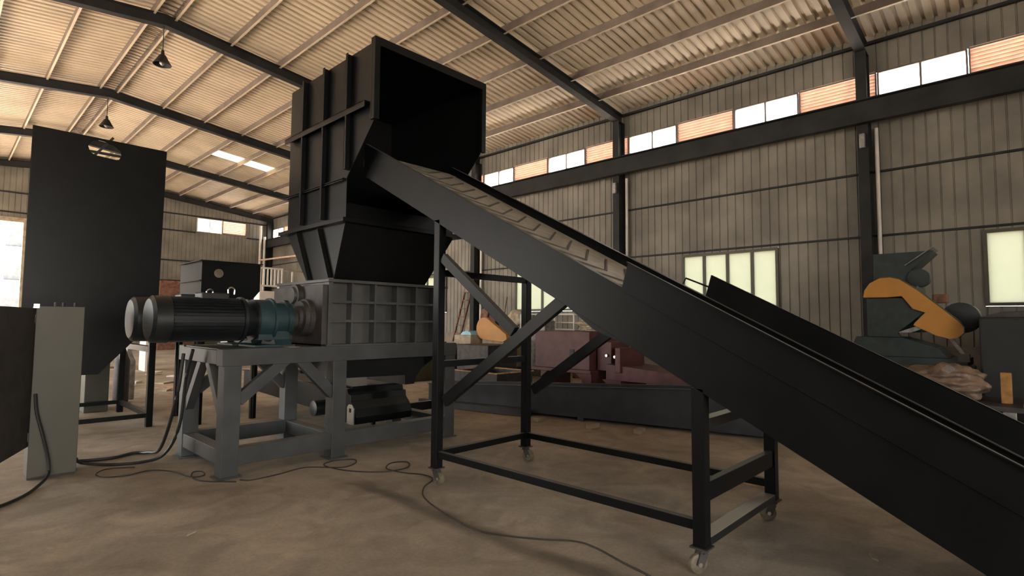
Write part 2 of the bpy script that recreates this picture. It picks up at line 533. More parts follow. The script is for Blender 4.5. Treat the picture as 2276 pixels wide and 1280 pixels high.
# portal frames: columns and rafters
tn = 1
for i, yy in enumerate(YALL):
    lab = ['steel column behind the viewer', 'dark steel column at the nearest bay of the window wall', 'dark steel column in the middle of the window wall', 'dark steel column just right of the tall hopper',
           'dark steel column hidden behind the hopper', 'dark steel column near the far corner', 'dark steel column in the far corner'][i]
    c = MB()
    zt = zroof(W)-.4
    c.box(W-.36, W-.34, yy-.10, yy+.10, 0, zt); c.box(W-.06, W-.04, yy-.10, yy+.10, 0, zt); c.box(W-.35, W-.05, yy-.006, yy+.006, 0, zt)
    struct(c.build('trim_%d' % tn, 'steel', bevel=0), lab); tn += 1
    c = MB()
    c.box(XL+.34, XL+.36, yy-.10, yy+.10, 0, zt); c.box(XL+.04, XL+.06, yy-.10, yy+.10, 0, zt); c.box(XL+.05, XL+.35, yy-.006, yy+.006, 0, zt)
    struct(c.build('trim_%d' % tn, 'steel'), 'steel column on the loading door side'); tn += 1
    r = MB()
    T, Bt = .17, .42                    # below the sheet
    for x0, x1 in ((RX, W-.04), (XL+.04, RX)):
        def zz(x, o): return zroof(x)-o
        hb = .06
        xs = (x0, x1)
        r.prism([(x0, zz(x0, T)), (x1, zz(x1, T)), (x1, zz(x1, T+.015)), (x0, zz(x0, T+.015))], 'y', yy-.10, yy+.10)
        r.prism([(x0, zz(x0, Bt)), (x1, zz(x1, Bt)), (x1, zz(x1, Bt+.015)), (x0, zz(x0, Bt+.015))], 'y', yy-.10, yy+.10)
        r.prism([(x0, zz(x0, T)), (x1, zz(x1, T)), (x1, zz(x1, Bt)), (x0, zz(x0, Bt))], 'y', yy-.006, yy+.006)
    struct(r.build('trim_%d' % tn, 'steel'), 'dark steel roof rafter of the portal frame'); tn += 1
# purlins
px = [RX+.22] + [RX+.22+1.24*k for k in range(1, 9)]
for x in px:
    for s_ in (1, -1):
        X = RX + s_*(x-RX)
        if abs(X-RX) > 10: continue
        z = zroof(X)
        p = MB()
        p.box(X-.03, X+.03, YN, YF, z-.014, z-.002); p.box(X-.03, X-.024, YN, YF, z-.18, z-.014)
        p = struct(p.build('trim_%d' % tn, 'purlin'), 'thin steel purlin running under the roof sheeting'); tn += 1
        MB().box(X-.03, X+.020, YN, YF, z-.188, z-.180).build('flange', 'roof', p)  # same paint as the web; lighter colour paints in the lit underside
# ridge lacing between the two ridge purlins
rl = MB()
for k in range(int((YF-YN)/.21)):
    yy = YN+k*.21
    rl.box(RX-.2, RX+.2, yy, yy+.035, zroof(RX)-.13, zroof(RX)-.12)
struct(rl.build('trim_%d' % tn, 'purlin'), 'short cross pieces along the ridge'); tn += 1
# crane runway beam along the right wall and girts
b = MB(); b.box(W-.52, W-.36, YN, YF, 5.66, 5.68); b.box(W-.45, W-.43, YN, YF, 5.68, 6.12); b.box(W-.56, W-.34, YN, YF, 6.12, 6.14)
b.box(W-.46, W-.42, YN, YF, 6.14, 6.18)
struct(b.build('trim_%d' % tn, 'steel'), 'dark crane runway beam under the high windows'); tn += 1
b = MB(); b.box(XL+.36, XL+.52, YN, YF, 5.66, 5.68); b.box(XL+.43, XL+.45, YN, YF, 5.68, 6.12); b.box(XL+.34, XL+.56, YN, YF, 6.12, 6.14)
struct(b.build('trim_%d' % tn, 'steel'), 'dark crane runway beam on the loading door side'); tn += 1
for z in (4.70, 3.35):
    g = MB(); g.box(W-.06, W-.005, YN, YF, z-.02, z+.02)
    struct(g.build('trim_%d' % tn, 'steel'), 'thin girt across the ribbed side wall'); tn += 1
for z in (7.06, 6.18, 4.60, 3.54):
    for (a, b_) in ((XL, 9.4), (12.05, W)) if z > 6 and z < 7.05 else ((XL, W),):
        if z < DZ:
            segs = ((XL, DX0-.12), (DX1+.12, W))
        else: segs = ((a, b_),)
        for s0, s1 in segs:
            g = MB(); g.box(s0, s1, YF-.06, YF-.005, z-.03, z+.03)
            struct(g.build('trim_%d' % tn, 'steel'), 'thin girt across the far gable wall'); tn += 1
# flashing along eave
g = MB(); g.box(W-.12, W-.04, YN, YF, 7.44, 7.50)
struct(g.build('trim_%d' % tn, 'steel'), 'eave strut above the high windows'); tn += 1

# outdoors
struct(MB().box(-120, 120, -120, 160, -.40, -.27).build('ground', 'ground'), 'pale sunlit concrete yard outside')
bl = thing('apartment_building', (-2, 66, 0), 'pale overexposed apartment block seen through the far doorway', 'building')
MB().box(-16, 14, 66, 78, -.3, 30).build('facade', 'facade', bl)
for fx in range(-14, 13, 3):
    for fz in range(2, 24, 3):
        if -9 <= fx <= 10:
            MB().box(fx, fx+1.3, 65.85, 66.0, fz, fz+1.4).build('window', 'pane_dark', bl)
            if fz < 12: MB().box(fx-.3, fx+1.6, 65.3, 66.0, fz-.25, fz-.1).build('balcony', 'facade', bl)

# ------------------------------------------------------------------ inclined belt conveyor
def zr(y): return 1.738 + .525*(y-2.01)
CX0, CX1 = 3.22, 4.53
cv = thing('belt_conveyor', (3.87, 2.7, 0), 'long black inclined belt conveyor on a wheeled frame feeding the tall hopper', 'conveyor')
YT, YB = 5.35, -1.35
for nm, x, s_ in (('side_plate', CX0, 1), ('side_plate', CX1, -1)):
    b = MB()
    b.prism([(YT, zr(YT)), (YB, zr(YB)), (YB, zr(YB)-.37), (YT, zr(YT)-.37)], 'x', x, x+s_*.008)
    # folded top and bottom lips
    for o in (0, -.362):
        b.prism([(YT, zr(YT)+o), (YB, zr(YB)+o), (YB, zr(YB)+o-.008), (YT, zr(YT)+o-.008)], 'x', x+s_*.008, x+s_*.055)
    b.build(nm, 'convey', cv, bevel=.002)
bt = MB()
bz = -.105
bt.prism([(YT+.05, zr(YT+.05)+bz), (YB+.2, zr(YB+.2)+bz), (YB+.2, zr(YB+.2)+bz-.012), (YT+.05, zr(YT+.05)+bz-.012)], 'x', CX0+.03, CX1-.03)
belt = bt.build('belt', 'belt', cv)
ck = MB()
k = -.9
while k < 5.1:
    xm = (CX0+CX1)/2
    for s_ in (-1, 1):
        xa, ya = xm, k
        xb, yb = xm+s_*.45, k+.30
        ck.bar((xa, ya, zr(ya)+bz+.003), (xb, yb, zr(yb)+bz+.003), .020, .014, (0, -.46, .88))
    k += .205
ck.build('chevron_cleats', 'cleat', belt)
# underside pan and return belt
un = MB(); un.prism([(YT-.1, zr(YT-.1)-.30), (YB+.3, zr(YB+.3)-.30), (YB+.3, zr(YB+.3)-.31), (YT-.1, zr(YT-.1)-.31)], 'x', CX0+.02, CX1-.02)
un.build('underside_pan', 'blackin', cv)
# rollers
for yy in (YB+.22, YT-.02):
    MB().cyl((CX0+.03, yy, zr(yy)-.2), (CX1-.03, yy, zr(yy)-.2), .09, n=20).build('roller', 'silver', cv, smooth=True)
# tall side plates of the loading end
def hz(y): return zr(y)+.20
for x, s_ in ((CX0-.004, -1), (CX1+.004, 1)):
    b = MB()
    b.prism([(1.965, zr(1.965)+.20), (-1.0, hz(-1.0)), (-1.0, zr(-1.0)-.02), (2.02, zr(2.02)-.02)], 'x', x, x+s_*.006)
    b.prism([(1.965, hz(1.965)), (-1.0, hz(-1.0)), (-1.0, hz(-1.0)-.008), (1.965, hz(1.965)-.008)], 'x', x, x+s_*.03)
    b.build('hopper_plate', 'convey', cv, bevel=.0015)
MB().prism([(2.56, zr(2.56)-.36), (2.26, 1.45), (1.95, 1.335), (1.90, zr(1.90)-.36)], 'x', CX0+.01, CX0+.018).build('gusset', 'convey', cv)
MB().tube([(CX1+.02, 2.28, 1.60), (CX1+.02, 2.275, 1.77), (CX1+.02, 2.20, 1.90), (CX1+.02, 1.96, 1.80)], .008, smooth=False).build('handle', 'convey', cv)
# frame on casters
L = .08
YA0, YC0 = 4.0, 1.455
legs = [(CX0, YA0), (CX1-L, YA0), (CX0, YC0), (CX1-L, YC0)]
for x, yy in legs:
    zt = zr(yy)-.36
    MB().box(x, x+L, yy, yy+L, .16, zt+.04 if yy > 3 else zt+.02).build('leg', 'convey', cv, bevel=.004)
for x in (CX0, CX1-L):
    xx = x+L/2
    MB().box(x+.015, x+L-.015, YC0+L, YA0, .25, .31).build('bottom_rail', 'convey', cv, bevel=.003)
    MB().bar((xx, 3.93, .77), (xx, 2.48, zr(2.48)-.27), .05, .10, (0, 0, 1)).build('brace', 'convey', cv, bevel=.003)
    if x == CX0:
        MB().bar((xx, 3.98, 2.10), (xx, 3.06, 1.42), .05, .09, (0, 0, 1)).build('brace', 'convey', cv, bevel=.003)
for z0, z1 in ((1.93, 1.99), (1.075, 1.135), (.25, .31)):
    MB().box(CX0+L, CX1-L, YA0+.01, YA0+.07, z0, z1).build('cross_rail', 'convey', cv, bevel=.003)
MB().box(CX0+L, CX1-L, YC0+.01, YC0+.06, .42, .535).build('cross_rail', 'convey', cv, bevel=.003)
MB().box(CX0+L, CX1-L, YC0+.0, YC0+.10, .16, .21).build('cross_rail', 'dusty', cv, bevel=.003)  # this rail and the next carry the painted reflection on top
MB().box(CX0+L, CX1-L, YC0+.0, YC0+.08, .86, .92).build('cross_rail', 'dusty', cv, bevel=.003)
def caster(x, y, ang, par):
    ca = MB()
    ca.box(x-.055, x+.055, y-.055, y+.055, .15, .16)
    dx, dy = math.cos(ang), math.sin(ang)
    nx, ny = -dy, dx
    ox, oy = x+dx*.03, y+dy*.03
    ca.cyl((x, y, .128), (x, y, .15), .035)
    for s_ in (-1, 1):
        a = V(x+nx*s_*.026, y+ny*s_*.026, .128); b_ = V(ox+nx*s_*.026, oy+ny*s_*.026, .05)
        ca.bar(a, b_, .006, .05, (dx, dy, 0))
    ca.box(x-.03, x+.03, y-.03, y+.03, .122, .130)
    c = ca.build('caster', 'greyd', par)
    wv = MB()
    wv.lathe((ox-nx*.018, oy-ny*.018, .0605), (nx, ny, 0), [(0, .020), (0, .048), (.004, .057), (.010, .0605), (.026, .0605), (.032, .057), (.036, .048), (.036, .020)])
    wv.build('wheel', 'rubber', c, smooth=True)
    MB().cyl((ox-nx*.03, oy-ny*.03, .0605), (ox+nx*.03, oy+ny*.03, .0605), .014, n=12).build('axle', 'chrome', c)
for i, (x, yy) in enumerate(legs):
    caster(x+L/2, yy+L/2, [(-1.3), (-1.0), 2.6, 2.2][i], cv)

# ------------------------------------------------------------------ tall feed hopper
HX0, HX1, HY0, HY1 = 3.05, 4.58, 4.90, 6.86
HT = 4.45
hp = thing('feed_hopper', (3.8, 6.0, 1.95), 'tall black ribbed hopper box standing on the grey shredder', 'hopper')
prof = [(HY0, HT), (HY1, HT), (HY1, 2.62), (5.42, 2.62), (5.42, 3.08), (HY0, 3.60)]
for x, s_ in ((HX0, 1), (HX1, -1)):
    MB().prism(prof, 'x', x, x+s_*.006).build('side_panel', 'black', hp)
MB().box(HX0+.006, HX1-.006, HY1-.006, HY1, 2.62, HT-.006).build('back_panel', 'black', hp)
MB().box(HX0+.006, HX1-.006, HY0, HY1, HT-.006, HT).build('top_panel', 'black', hp)
MB().box(HX0+.006, HX1-.006, 5.42, 5.426, 2.62, 2.80).build('front_panel', 'black', hp)
# flange around the mouth
fl = MB()
fl.box(HX0-.035, HX0+.03, HY0-.05, HY0, 3.60, HT+.03); fl.box(HX1-.03, HX1+.035, HY0-.05, HY0, 3.60, HT+.03)
fl.box(HX0+.03, HX1-.03, HY0-.05, HY0, HT-.06, HT+.03)
fl.box(HX0-.035, HX0, HY0, HY0+.03, 3.60, HT+.03)
fl.build('mouth_flange', 'black', hp, bevel=.003)
for yy in (6.42, 5.90, 5.38):
    rb = MB(); zb = 2.66 if yy > 5.42 else 3.15
    rb.box(HX0-.07, HX0, yy-.006, yy+.006, zb, HT); rb.box(HX0-.07, HX0-.062, yy-.035, yy+.006, zb, HT)
    rb.build('rib', 'black', hp, bevel=.002)
rb = MB(); rb.box(HX0-.075, HX0, 4.97, HY1, 3.80, 3.812); rb.box(HX0-.075, HX0-.067, 4.97, HY1, 3.745, 3.812); rb.build('rib', 'black', hp, bevel=.002)
rb = MB(); rb.box(HX0-.045, HX0, 5.43, HY1+.02, 3.065, 3.075)
rb.box(HX0-.045, HX0, 5.43, HY1+.02, 3.045, 3.055); rb.build('seam_flange', 'black', hp, bevel=.002)
fl = MB(); fl.prism([(HX0-.09, 5.32), (HX1+.09, 5.32), (HX1+.09, HY1+.07), (HX0-.09, HY1+.07)], 'z', 2.575, 2.62,
                    holes=[[(HX0+.02, 5.45), (HX1-.02, 5.45), (HX1-.02, HY1-.02), (HX0+.02, HY1-.02)]])
fl.build('base_flange', 'black', hp, bevel=.003)
# tapered chute down to the shredder
def quadplate(mb, a, b_, c, d, t):
    n_ = (Vector(b_)-Vector(a)).cross(Vector(c)-Vector(a)).normalized()*t
    vs = [Vector(p) for p in (a, b_, c, d)]; vs += [p+n_ for p in vs]
    mb.add(vs, [(0, 1, 2, 3), (7, 6, 5, 4), (0, 4, 5, 1), (1, 5, 6, 2), (2, 6, 7, 3), (3, 7, 4, 0)])
tp = [(HX0, 5.42), (HX1, 5.42), (HX1, HY1-.01), (HX0, HY1-.01)]
bo = [(HX0+.01, 5.66), (4.32, 5.66), (4.32, 6.30), (HX0+.01, 6.30)]
ch = MB()
for i in range(4):
    j = (i+1) % 4
    quadplate(ch, (*bo[i], 1.965), (*bo[j], 1.965), (*tp[j], 2.575), (*tp[i], 2.575), .006)
ch.build('chute', 'black', hp)
for (ta, ba) in ((6.49, 6.19), (5.96, 5.70)):
    MB().bar((HX0-.035, ta, 2.57), (HX0-.02, ba, 1.985), .05, .012, (0, 1, 0)).build('rib', 'black', hp, bevel=.002)

# ------------------------------------------------------------------ twin-shaft shredder with its stand
sh = thing('shredder', (3.3, 6.2, 0), 'grey twin shaft shredder chamber bolted on its heavy grey steel stand', 'shredder')
BX0, BX1, BY0, BY1 = 2.97, 4.62, 5.60, 6.87
cb = MB(); cb.box(BX0, BX1, BY0+.11, BY1, 1.24, 1.93)
chm = cb.build('chamber', 'grey', sh, bevel=.004)
for x in (3.264, 3.565, 3.874, 4.157, 4.45):
    MB().box(x-.012, x+.012, BY0, BY0+.11, 1.24, 1.93).build('rib', 'grey', chm)
for z in (1.50, 1.715):
    MB().box(BX0, BX1, BY0+.006, BY0+.11, z-.014, z+.014).build('rib', 'grey', chm)
MB().box(BX0, BX0+.05, BY0, BY0+.11, 1.24, 1.93).build('end_flange', 'grey', chm)
MB().box(BX0-.02, BX1+.02, BY0-.03, BY1+.02, 1.93, 1.963).build('top_flange', 'grey', chm, bevel=.003)
MB().box(BX0-.02, BX1+.02, BY0-.02, BY0+.11, 1.222, 1.24).build('bottom_flange', 'grey', chm, bevel=.003)
ep = MB(); ep.box(BX0-.06, BX0, BY0+.02, BY1, 1.24, 1.90); ep = ep.build('end_plate', 'greyd', sh, bevel=.004)
for yy in (5.97, 6.52):
    q = MB(); q.lathe((BX0-.06, yy, 1.535), (-1, 0, 0), [(0, .21), (.05, .21), (.055, .19), (.10, .185), (.105, .13), (.14, .125), (.145, .06)])
    for k in range(10):
        a = k*math.tau/10
        q.cyl((BX0-.11, yy+.165*math.cos(a), 1.535+.165*math.sin(a)), (BX0-.135, yy+.165*math.cos(a), 1.535+.165*math.sin(a)), .014, n=6)
    q.build('bearing_housing', 'greyd', sh, smooth=True)
q = MB(); q.lathe((BX0-.06, 6.2, 1.79), (-1, 0, 0), [(0, .13), (.06, .13), (.065, .10), (.09, .09)]); q.build('gear_cover', 'greyd', sh, smooth=True)
SX0, SX1, SY0, SY1 = 1.89, 4.79, 5.56, 6.90
# stand
for yy in (SY0, SY1-.16):
    MB().box(SX0, SX1, yy, yy+.16, 1.06, 1.222).build('top_beam', 'stand', sh, bevel=.004)
    MB().box(SX0+.14, SX1-.14 if yy < 6 else 3.06, yy+.01, yy+.15, .11, .275).build('bottom_beam', 'stand', sh, bevel=.004)
    for x in (SX0+.02, 3.03, SX1-.18):
        MB().box(x, x+.16, yy, yy+.16, .015, 1.06).build('leg', 'stand', sh, bevel=.004)
        MB().box(x-.03, x+.19, yy-.02, yy+.18, 0, .015).build('foot_plate', 'stand', sh)
for x in (SX0, 3.03, SX1-.16):
    MB().box(x, x+.15, SY0+.16, SY1-.16, 1.07, 1.21).build('cross_beam', 'stand', sh, bevel=.004)
MB().box(SX0+.02, 2.93, SY0+.16, SY1-.16, 1.205, 1.2215).build('deck_plate', 'stand', sh)
for x in (SX0+.03, 3.05, SX1-.16):
    MB().box(x, x+.13, SY0+.16, SY1-.16, .12, .265).build('cross_beam', 'stand', sh, bevel=.004)
for (a, b_) in (((2.06, .72), (2.52, 1.10)), ((3.05, .70), (2.66, 1.10))):
    for yy in (SY0+.06, SY1-.08):
        MB().bar((a[0], yy, a[1]), (b_[0], yy, b_[1]), .08, .11, (0, 0, 1)).build('brace', 'stand', sh, bevel=.003)
for (a, b_) in (((SY0+.14, .55), (6.12, 1.08)), ((SY1-.14, .55), (6.34, 1.08))):
    MB().bar((SX0+.08, a[0], a[1]), (SX0+.08, b_[0], b_[1]), .08, .09, (0, 0, 1)).build('brace', 'stand', sh, bevel=.003)
# discharge tray
tr = MB(); tr.prism([(3.2, 1.06), (4.64, 1.06), (4.58, 1.0), (4.42, .90), (4.33, .80), (4.29, .70), (4.15, .70), (4.15, .82), (3.2, .84)], 'y', 5.80, 6.70)
tr.build('discharge_tray', 'black', sh, bevel=.003)
MB().box(2.54, 2.66, 5.60, 5.74, 1.222, 1.226).build('shim_plate', 'wood', sh)

# geared motors
def geared_motor(y, x0, label):
    g = thing('geared_motor', (2.0, y, 1.22), label, 'motor', 'geared motors of the shredder')
    z = 1.505
    b = MB(); b.lathe((x0, y, z), (1, 0, 0), [(0, .10), (.004, .19), (.03, .222), (.16, .226), (.165, .222)]); b.build('fan_cowl', 'motor', g, smooth=True)
    b = MB(); b.cyl((x0+.165, y, z), (x0+.80, y, z), .195, n=40)
    for k in range(36):
        a = k*math.tau/36
        c_, s_ = math.cos(a), math.sin(a)
        b.bar((x0+.175, y+.205*c_, z+.205*s_), (x0+.79, y+.205*c_, z+.205*s_), .005, .03, (0, c_, s_))
    b.build('finned_body', 'motor', g)
    MB().box(x0+.42, x0+.68, y-.10, y+.10, z+.20, z+.265).build('terminal_box', 'motor', g, bevel=.01)
    b = MB(); b.lathe((x0+.80, y, z), (1, 0, 0), [(0, .235), (.03, .235), (.032, .20), (.10, .17), (.13, .165), (.135, .215), (.16, .215)]); b.build('adapter', 'motor', g, smooth=True)
    e = x0+.96
    b = MB(); b.lathe((e, y, z), (1, 0, 0), [(0, .215), (.14, .215), (.145, .235), (.17, .235), (.175, .19), (.30, .185), (.305, .20), (.36, .195), (.37, .09)])
    b.box(e, e+.32, y-.15, y+.15, z-.21, z-.12); b.build('gearbox', 'teal', g, smooth=True)
    b = MB(); b.prism([(y-.20, 1.226), (y+.20, 1.226), (y+.15, 1.30), (y+.12, 1.42), (y-.12, 1.42), (y-.15, 1.30)], 'x', e+.16, e+.34)
    b.box(e-.06, e+.36, y-.22, y+.22, 1.222, 1.245); b.build('foot', 'teal', g, bevel=.004)
    b = MB(); b.lathe((e+.37, y, z), (1, 0, 0), [(0, .06), (.015, .11), (.07, .11), (.075, .125), (2.765-e-.37, .125)]); b.build('coupling', 'greyd', g, smooth=True)
    MB().tube([(x0+.70, y, z+.27), (x0+.70, y, z+.31), (x0+.73, y, z+.33), (x0+.76, y, z+.31), (x0+.76, y, z+.26)], .008).build('lifting_eye', 'chrome', g)
    return g
geared_motor(5.97, 1.36, 'near black finned motor with teal gearbox on the grey stand')
geared_motor(6.52, 1.33, 'rear black finned motor with teal gearbox, behind the near one')

# ------------------------------------------------------------------ low conveyor under the shredder
lc = thing('discharge_conveyor', (4.15, 8.2, 0), 'low black belt conveyor lying on the floor beneath the shredder', 'conveyor')
for x in (3.76, 4.50):
    MB().prism([(6.78, .60), (10.0, .64), (10.0, .34), (6.78, .24)], 'x', x, x+.02).build('side_plate', 'black', lc)
    MB().prism([(6.78, .60), (10.0, .64), (10.0, .628), (6.78, .588)], 'x', x-.03, x+.04).build('side_lip', 'black', lc)
MB().prism([(6.78, .56), (10.0, .60), (10.0, .585), (6.78, .545)], 'x', 3.79, 4.49).build('belt', 'blackin', lc)
MB().prism([(6.95, .66), (6.46, .62), (6.44, .56), (6.38, .55), (6.37, .47), (6.27, .38), (6.23, .28), (6.25, .19), (6.60, .19), (6.80, .24), (6.95, .30)], 'x', 3.72, 4.58).build('drum_guard', 'black', lc, bevel=.004)
MB().prism([(6.46, .625), (7.9, .68), (7.9, .70), (6.46, .645)], 'x', 3.80, 4.50).build('belt_cover', 'black', lc)
MB().prism([(6.24, .19), (6.40, .19), (6.40, .40), (6.36, .44), (6.28, .44), (6.24, .40)], 'x', 3.69, 3.705, holes=[[(6.30, .34), (6.35, .34), (6.35, .39), (6.30, .39)]]).build('bearing_plate', 'chrome', lc)
b = MB(); b.lathe((3.50, 6.95, .34), (1, 0, 0), [(0, .06), (.01, .10), (.20, .10), (.24, .08)]); b.build('drum_motor', 'motor', lc, smooth=True)
for yy in (6.98, 9.7):
    for x in (3.78, 4.44):
        MB().box(x, x+.05, yy, yy+.05, 0, .33).build('leg', 'black', lc)
MB().prism([(6.55, .20), (6.62, .20), (6.62, .32), (6.55, .32)], 'x', 4.58, 5.2).build('side_arm', 'black', lc)

# ------------------------------------------------------------------ control cabinet
cc = thing('control_cabinet', (.85, 6.9, 0), 'cream metal control cabinet with its dark door swung open', 'cabinet')
MB().box(.655, 1.02, 6.80, 7.08, .02, 1.62).build('body', 'cream', cc, bevel=.004)
MB().box(.66, 1.01, 6.82, 7.07, 0, .02).build('plinth', 'greyd', cc)
dp0, dp1 = V(.645, 6.82, 0), V(.29, 5.86, 0)
dd = MB(); dir_ = (dp1-dp0).normalized(); nn = V(-dir_.y, dir_.x, 0)
vs = [p + nn*s_*.012 + V(0, 0, z) for z in (.31, 1.60) for p in (dp0, dp1) for s_ in (-1, 1)]
dd.add(vs, [(0, 1, 3, 2), (4, 6, 7, 5), (0, 2, 6, 4), (1, 5, 7, 3), (0, 4, 5, 1), (2, 3, 7, 6)])
dd.build('door', 'greyd', cc, bevel=.004)['label'] = 'dark brown open door'
for z in (.40, 1.50):
    MB().cyl((.645, 6.80, z-.04), (.645, 6.80, z+.04), .010, n=10).build('hinge', 'chrome', cc)
for x in (.80, .86, .95):
    MB().cyl((x, 6.86, 1.62), (x, 6.86, 1.66), .012, n=10).build('cable_gland', 'greyd', cc)
MB().box(.635, .675, 6.78, 6.82, 1.60, 1.64).build('corner_lamp', 'chrome', cc)

# cables
def flat(pts, r, z=None): return [(p[0], p[1], (p[2] if len(p) > 2 else r)) for p in pts]
def cable(pts, r, name, m, label):
    o = MB().tube(flat(pts, r), r).build(name, m, smooth=True)
    return tag(o, label, 'cable')
cable([(1.045, 7.0, .10), (1.10, 7.22, .03), (1.38, 7.20), (1.60, 7.30), (1.70, 7.16, .03), (1.72, 6.75, .15), (1.72, 6.3, .7), (1.74, 6.2, 1.16)], .017, 'power_cable', 'cable', 'thick black cable hanging from the rear motor to the cabinet foot, upper strand')
cable([(1.045, 6.96, .09), (1.12, 7.08, .03), (1.30, 6.90), (1.55, 6.78), (1.72, 6.62, .10), (1.80, 6.45, .4), (1.80, 6.3, .9), (1.80, 6.12, 1.20)], .016, 'power_cable', 'cable', 'thick black cable looping lower across the floor from cabinet to stand')
cable([(.68, 6.76, .80), (.70, 6.76, .62), (.75, 6.72, .40), (.80, 6.72, .16), (.79, 6.66, .05), (.68, 6.40), (.56, 6.15), (.40, 5.96), (.20, 5.85), (-.3, 5.7)], .014, 'power_cable', 'cable', 'black cable hanging down the cream cabinet front to the floor')
cable([(1.996, 5.40), (1.80, 5.62), (1.753, 5.817), (1.82, 6.03), (1.89, 6.00), (1.86, 5.84), (1.75, 5.87), (1.68, 6.22), (1.54, 6.40), (1.34, 6.35), (1.18, 6.43), (1.146, 6.61), (1.27, 6.76), (1.47, 6.64)], .006, 'thin_cable', 'cable2', 'thin brown cord curled on the floor between cabinet and stand')
cable([(2.045, 5.44), (2.12, 5.357), (2.384, 5.375), (2.682, 5.426), (2.94, 5.168), (3.131, 5.23), (3.193, 5.381), (3.02, 5.47), (2.853, 5.379), (2.912, 5.03), (3.138, 4.735), (3.41, 4.7), (3.538, 4.878), (3.398, 4.964), (3.235, 4.802), (3.276, 4.551), (3.362, 4.374),
       (3.335, 4.185), (3.111, 4.03), (2.927, 3.771), (2.798, 3.295), (2.759, 2.948), (2.824, 2.741), (2.953, 2.519), (3.097, 2.318), (3.1, 2.136), (3.04, 1.925), (2.994, 1.711), (2.9, 1.3)], .006, 'thin_cable', 'cable2', 'long thin cord winding over the floor past the front caster')

# ------------------------------------------------------------------ big black bin on the left
bb = thing('storage_bin', (1.45, 9.7, 0), 'tall black storage bin with a slot near its rim and slanted base', 'bin')
BYF, BYB = 9.0, 10.85
outer = [(.73, 3.93), (2.19, 3.93), (2.17, 1.52), (1.52, .77), (1.32, .77), (.73, 1.35)]
slot = [(1.285, 3.80), (1.33, 3.87), (1.40, 3.90), (1.46, 3.895), (1.56, 3.865), (1.64, 3.80), (1.655, 3.74), (1.63, 3.685), (1.60, 3.675), (1.37, 3.69), (1.31, 3.72)]
MB().prism(outer, 'y', BYF, BYF+.008, holes=[slot]).build('front_panel', 'black', bb)
back = [(1.15, 3.93), (2.19, 3.93), (2.17, 1.52), (1.52, .77), (1.32, .77), (1.15, 1.0)]
MB().prism(back, 'y', BYB-.008, BYB).build('back_panel', 'black', bb)
for i in (1, 2, 4, 5):
    a, b_ = outer[i], outer[(i+1) % 6]
    c_, d_ = back[i], back[(i+1) % 6]
    q = MB(); quadplate(q, (a[0], BYF+.008, a[1]), (b_[0], BYF+.008, b_[1]), (d_[0], BYB-.008, d_[1]), (c_[0], BYB-.008, c_[1]), .006)
    q.build('side_panel', 'black', bb)
MB().bar((1.30, BYF+.05, 3.60), (1.56, BYF+.05, 3.98), .03, .05, (0, 1, 0)).build('inner_brace', 'blackin', bb)
MB().box(1.2, 1.75, BYF+.10, BYF+.13, 3.745, 3.775).build('inner_brace', 'blackin', bb)
for x in (1.20, 2.10):
    for yy in (BYF+.02, BYB-.08):
        MB().box(x, x+.08, yy, yy+.08, 0, 1.20 if x < 2 else 1.50).build('leg', 'black', bb, bevel=.003)
    MB().box(x+.01, x+.07, BYF+.08, BYB-.08, .13, .19).build('stretcher', 'black', bb)
    MB().box(x, x+.08, BYF+.08, BYB-.08, 1.04, 1.12).build('stretcher', 'black', bb)
for yy in (BYF, BYB-.07):
    MB().box(1.28, 2.10, yy+.03, yy+.06, .13, .19).build('stretcher', 'black', bb)
MB().box(2.15, 2.19, BYF+.08, BYB, 1.05, 1.12).build('stretcher', 'black', bb)

# small black tank behind the motors
sb = thing('open_tank', (3.05, 9.2, 0), 'small black open tank with a round porthole, on posts behind the motors', 'tank')
X0, X1, Y0, Y1, Z0, Z1 = 2.63, 3.46, 8.70, 9.70, 1.80, 2.36
circ = [(2.86+.065*math.cos(a*math.tau/24), 2.19+.065*math.sin(a*math.tau/24)) for a in range(24)]
MB().prism([(X0, Z1), (X1, Z1), (X1, 1.95), (X1-.12, Z0), (X0, Z0)], 'y', Y0, Y0+.008, holes=[circ]).build('front_panel', 'black', sb)
MB().box(X0, X0+.006, Y0+.008, Y1, Z0, Z1).build('side_panel', 'black', sb)
MB().box(X1-.006, X1, Y0+.008, Y1, 1.95, Z1).build('side_panel', 'black', sb)
MB().box(X0+.006, X1-.006, Y1-.006, Y1, Z0, 2.10).build('back_panel', 'black', sb)
q = MB()
q.box(X0-.03, X1+.03, Y0-.03, Y0+.01, Z1, Z1+.012); q.box(X0-.03, X0+.01, Y0+.01, Y1+.03, Z1, Z1+.012); q.box(X1-.01, X1+.03, Y0+.01, Y1+.03, Z1, Z1+.012)
q.box(X0-.03, X0, Y0, Y1, 2.07, 2.08)
q.build('rim_flange', 'black', sb)
for x, yy in ((2.64, 8.60), (3.40, 8.60), (2.64, 9.62), (3.40, 9.62)):
    MB().cyl((x+.03, yy+.14, 0), (x+.03, yy+.14, 1.81), .05, n=16).build('post', 'black', sb, smooth=True)
MB().cyl((X0-.04, 8.80, 1.86), (X0, 8.80, 1.86), .035, n=16).build('eyelet', 'silver', sb)

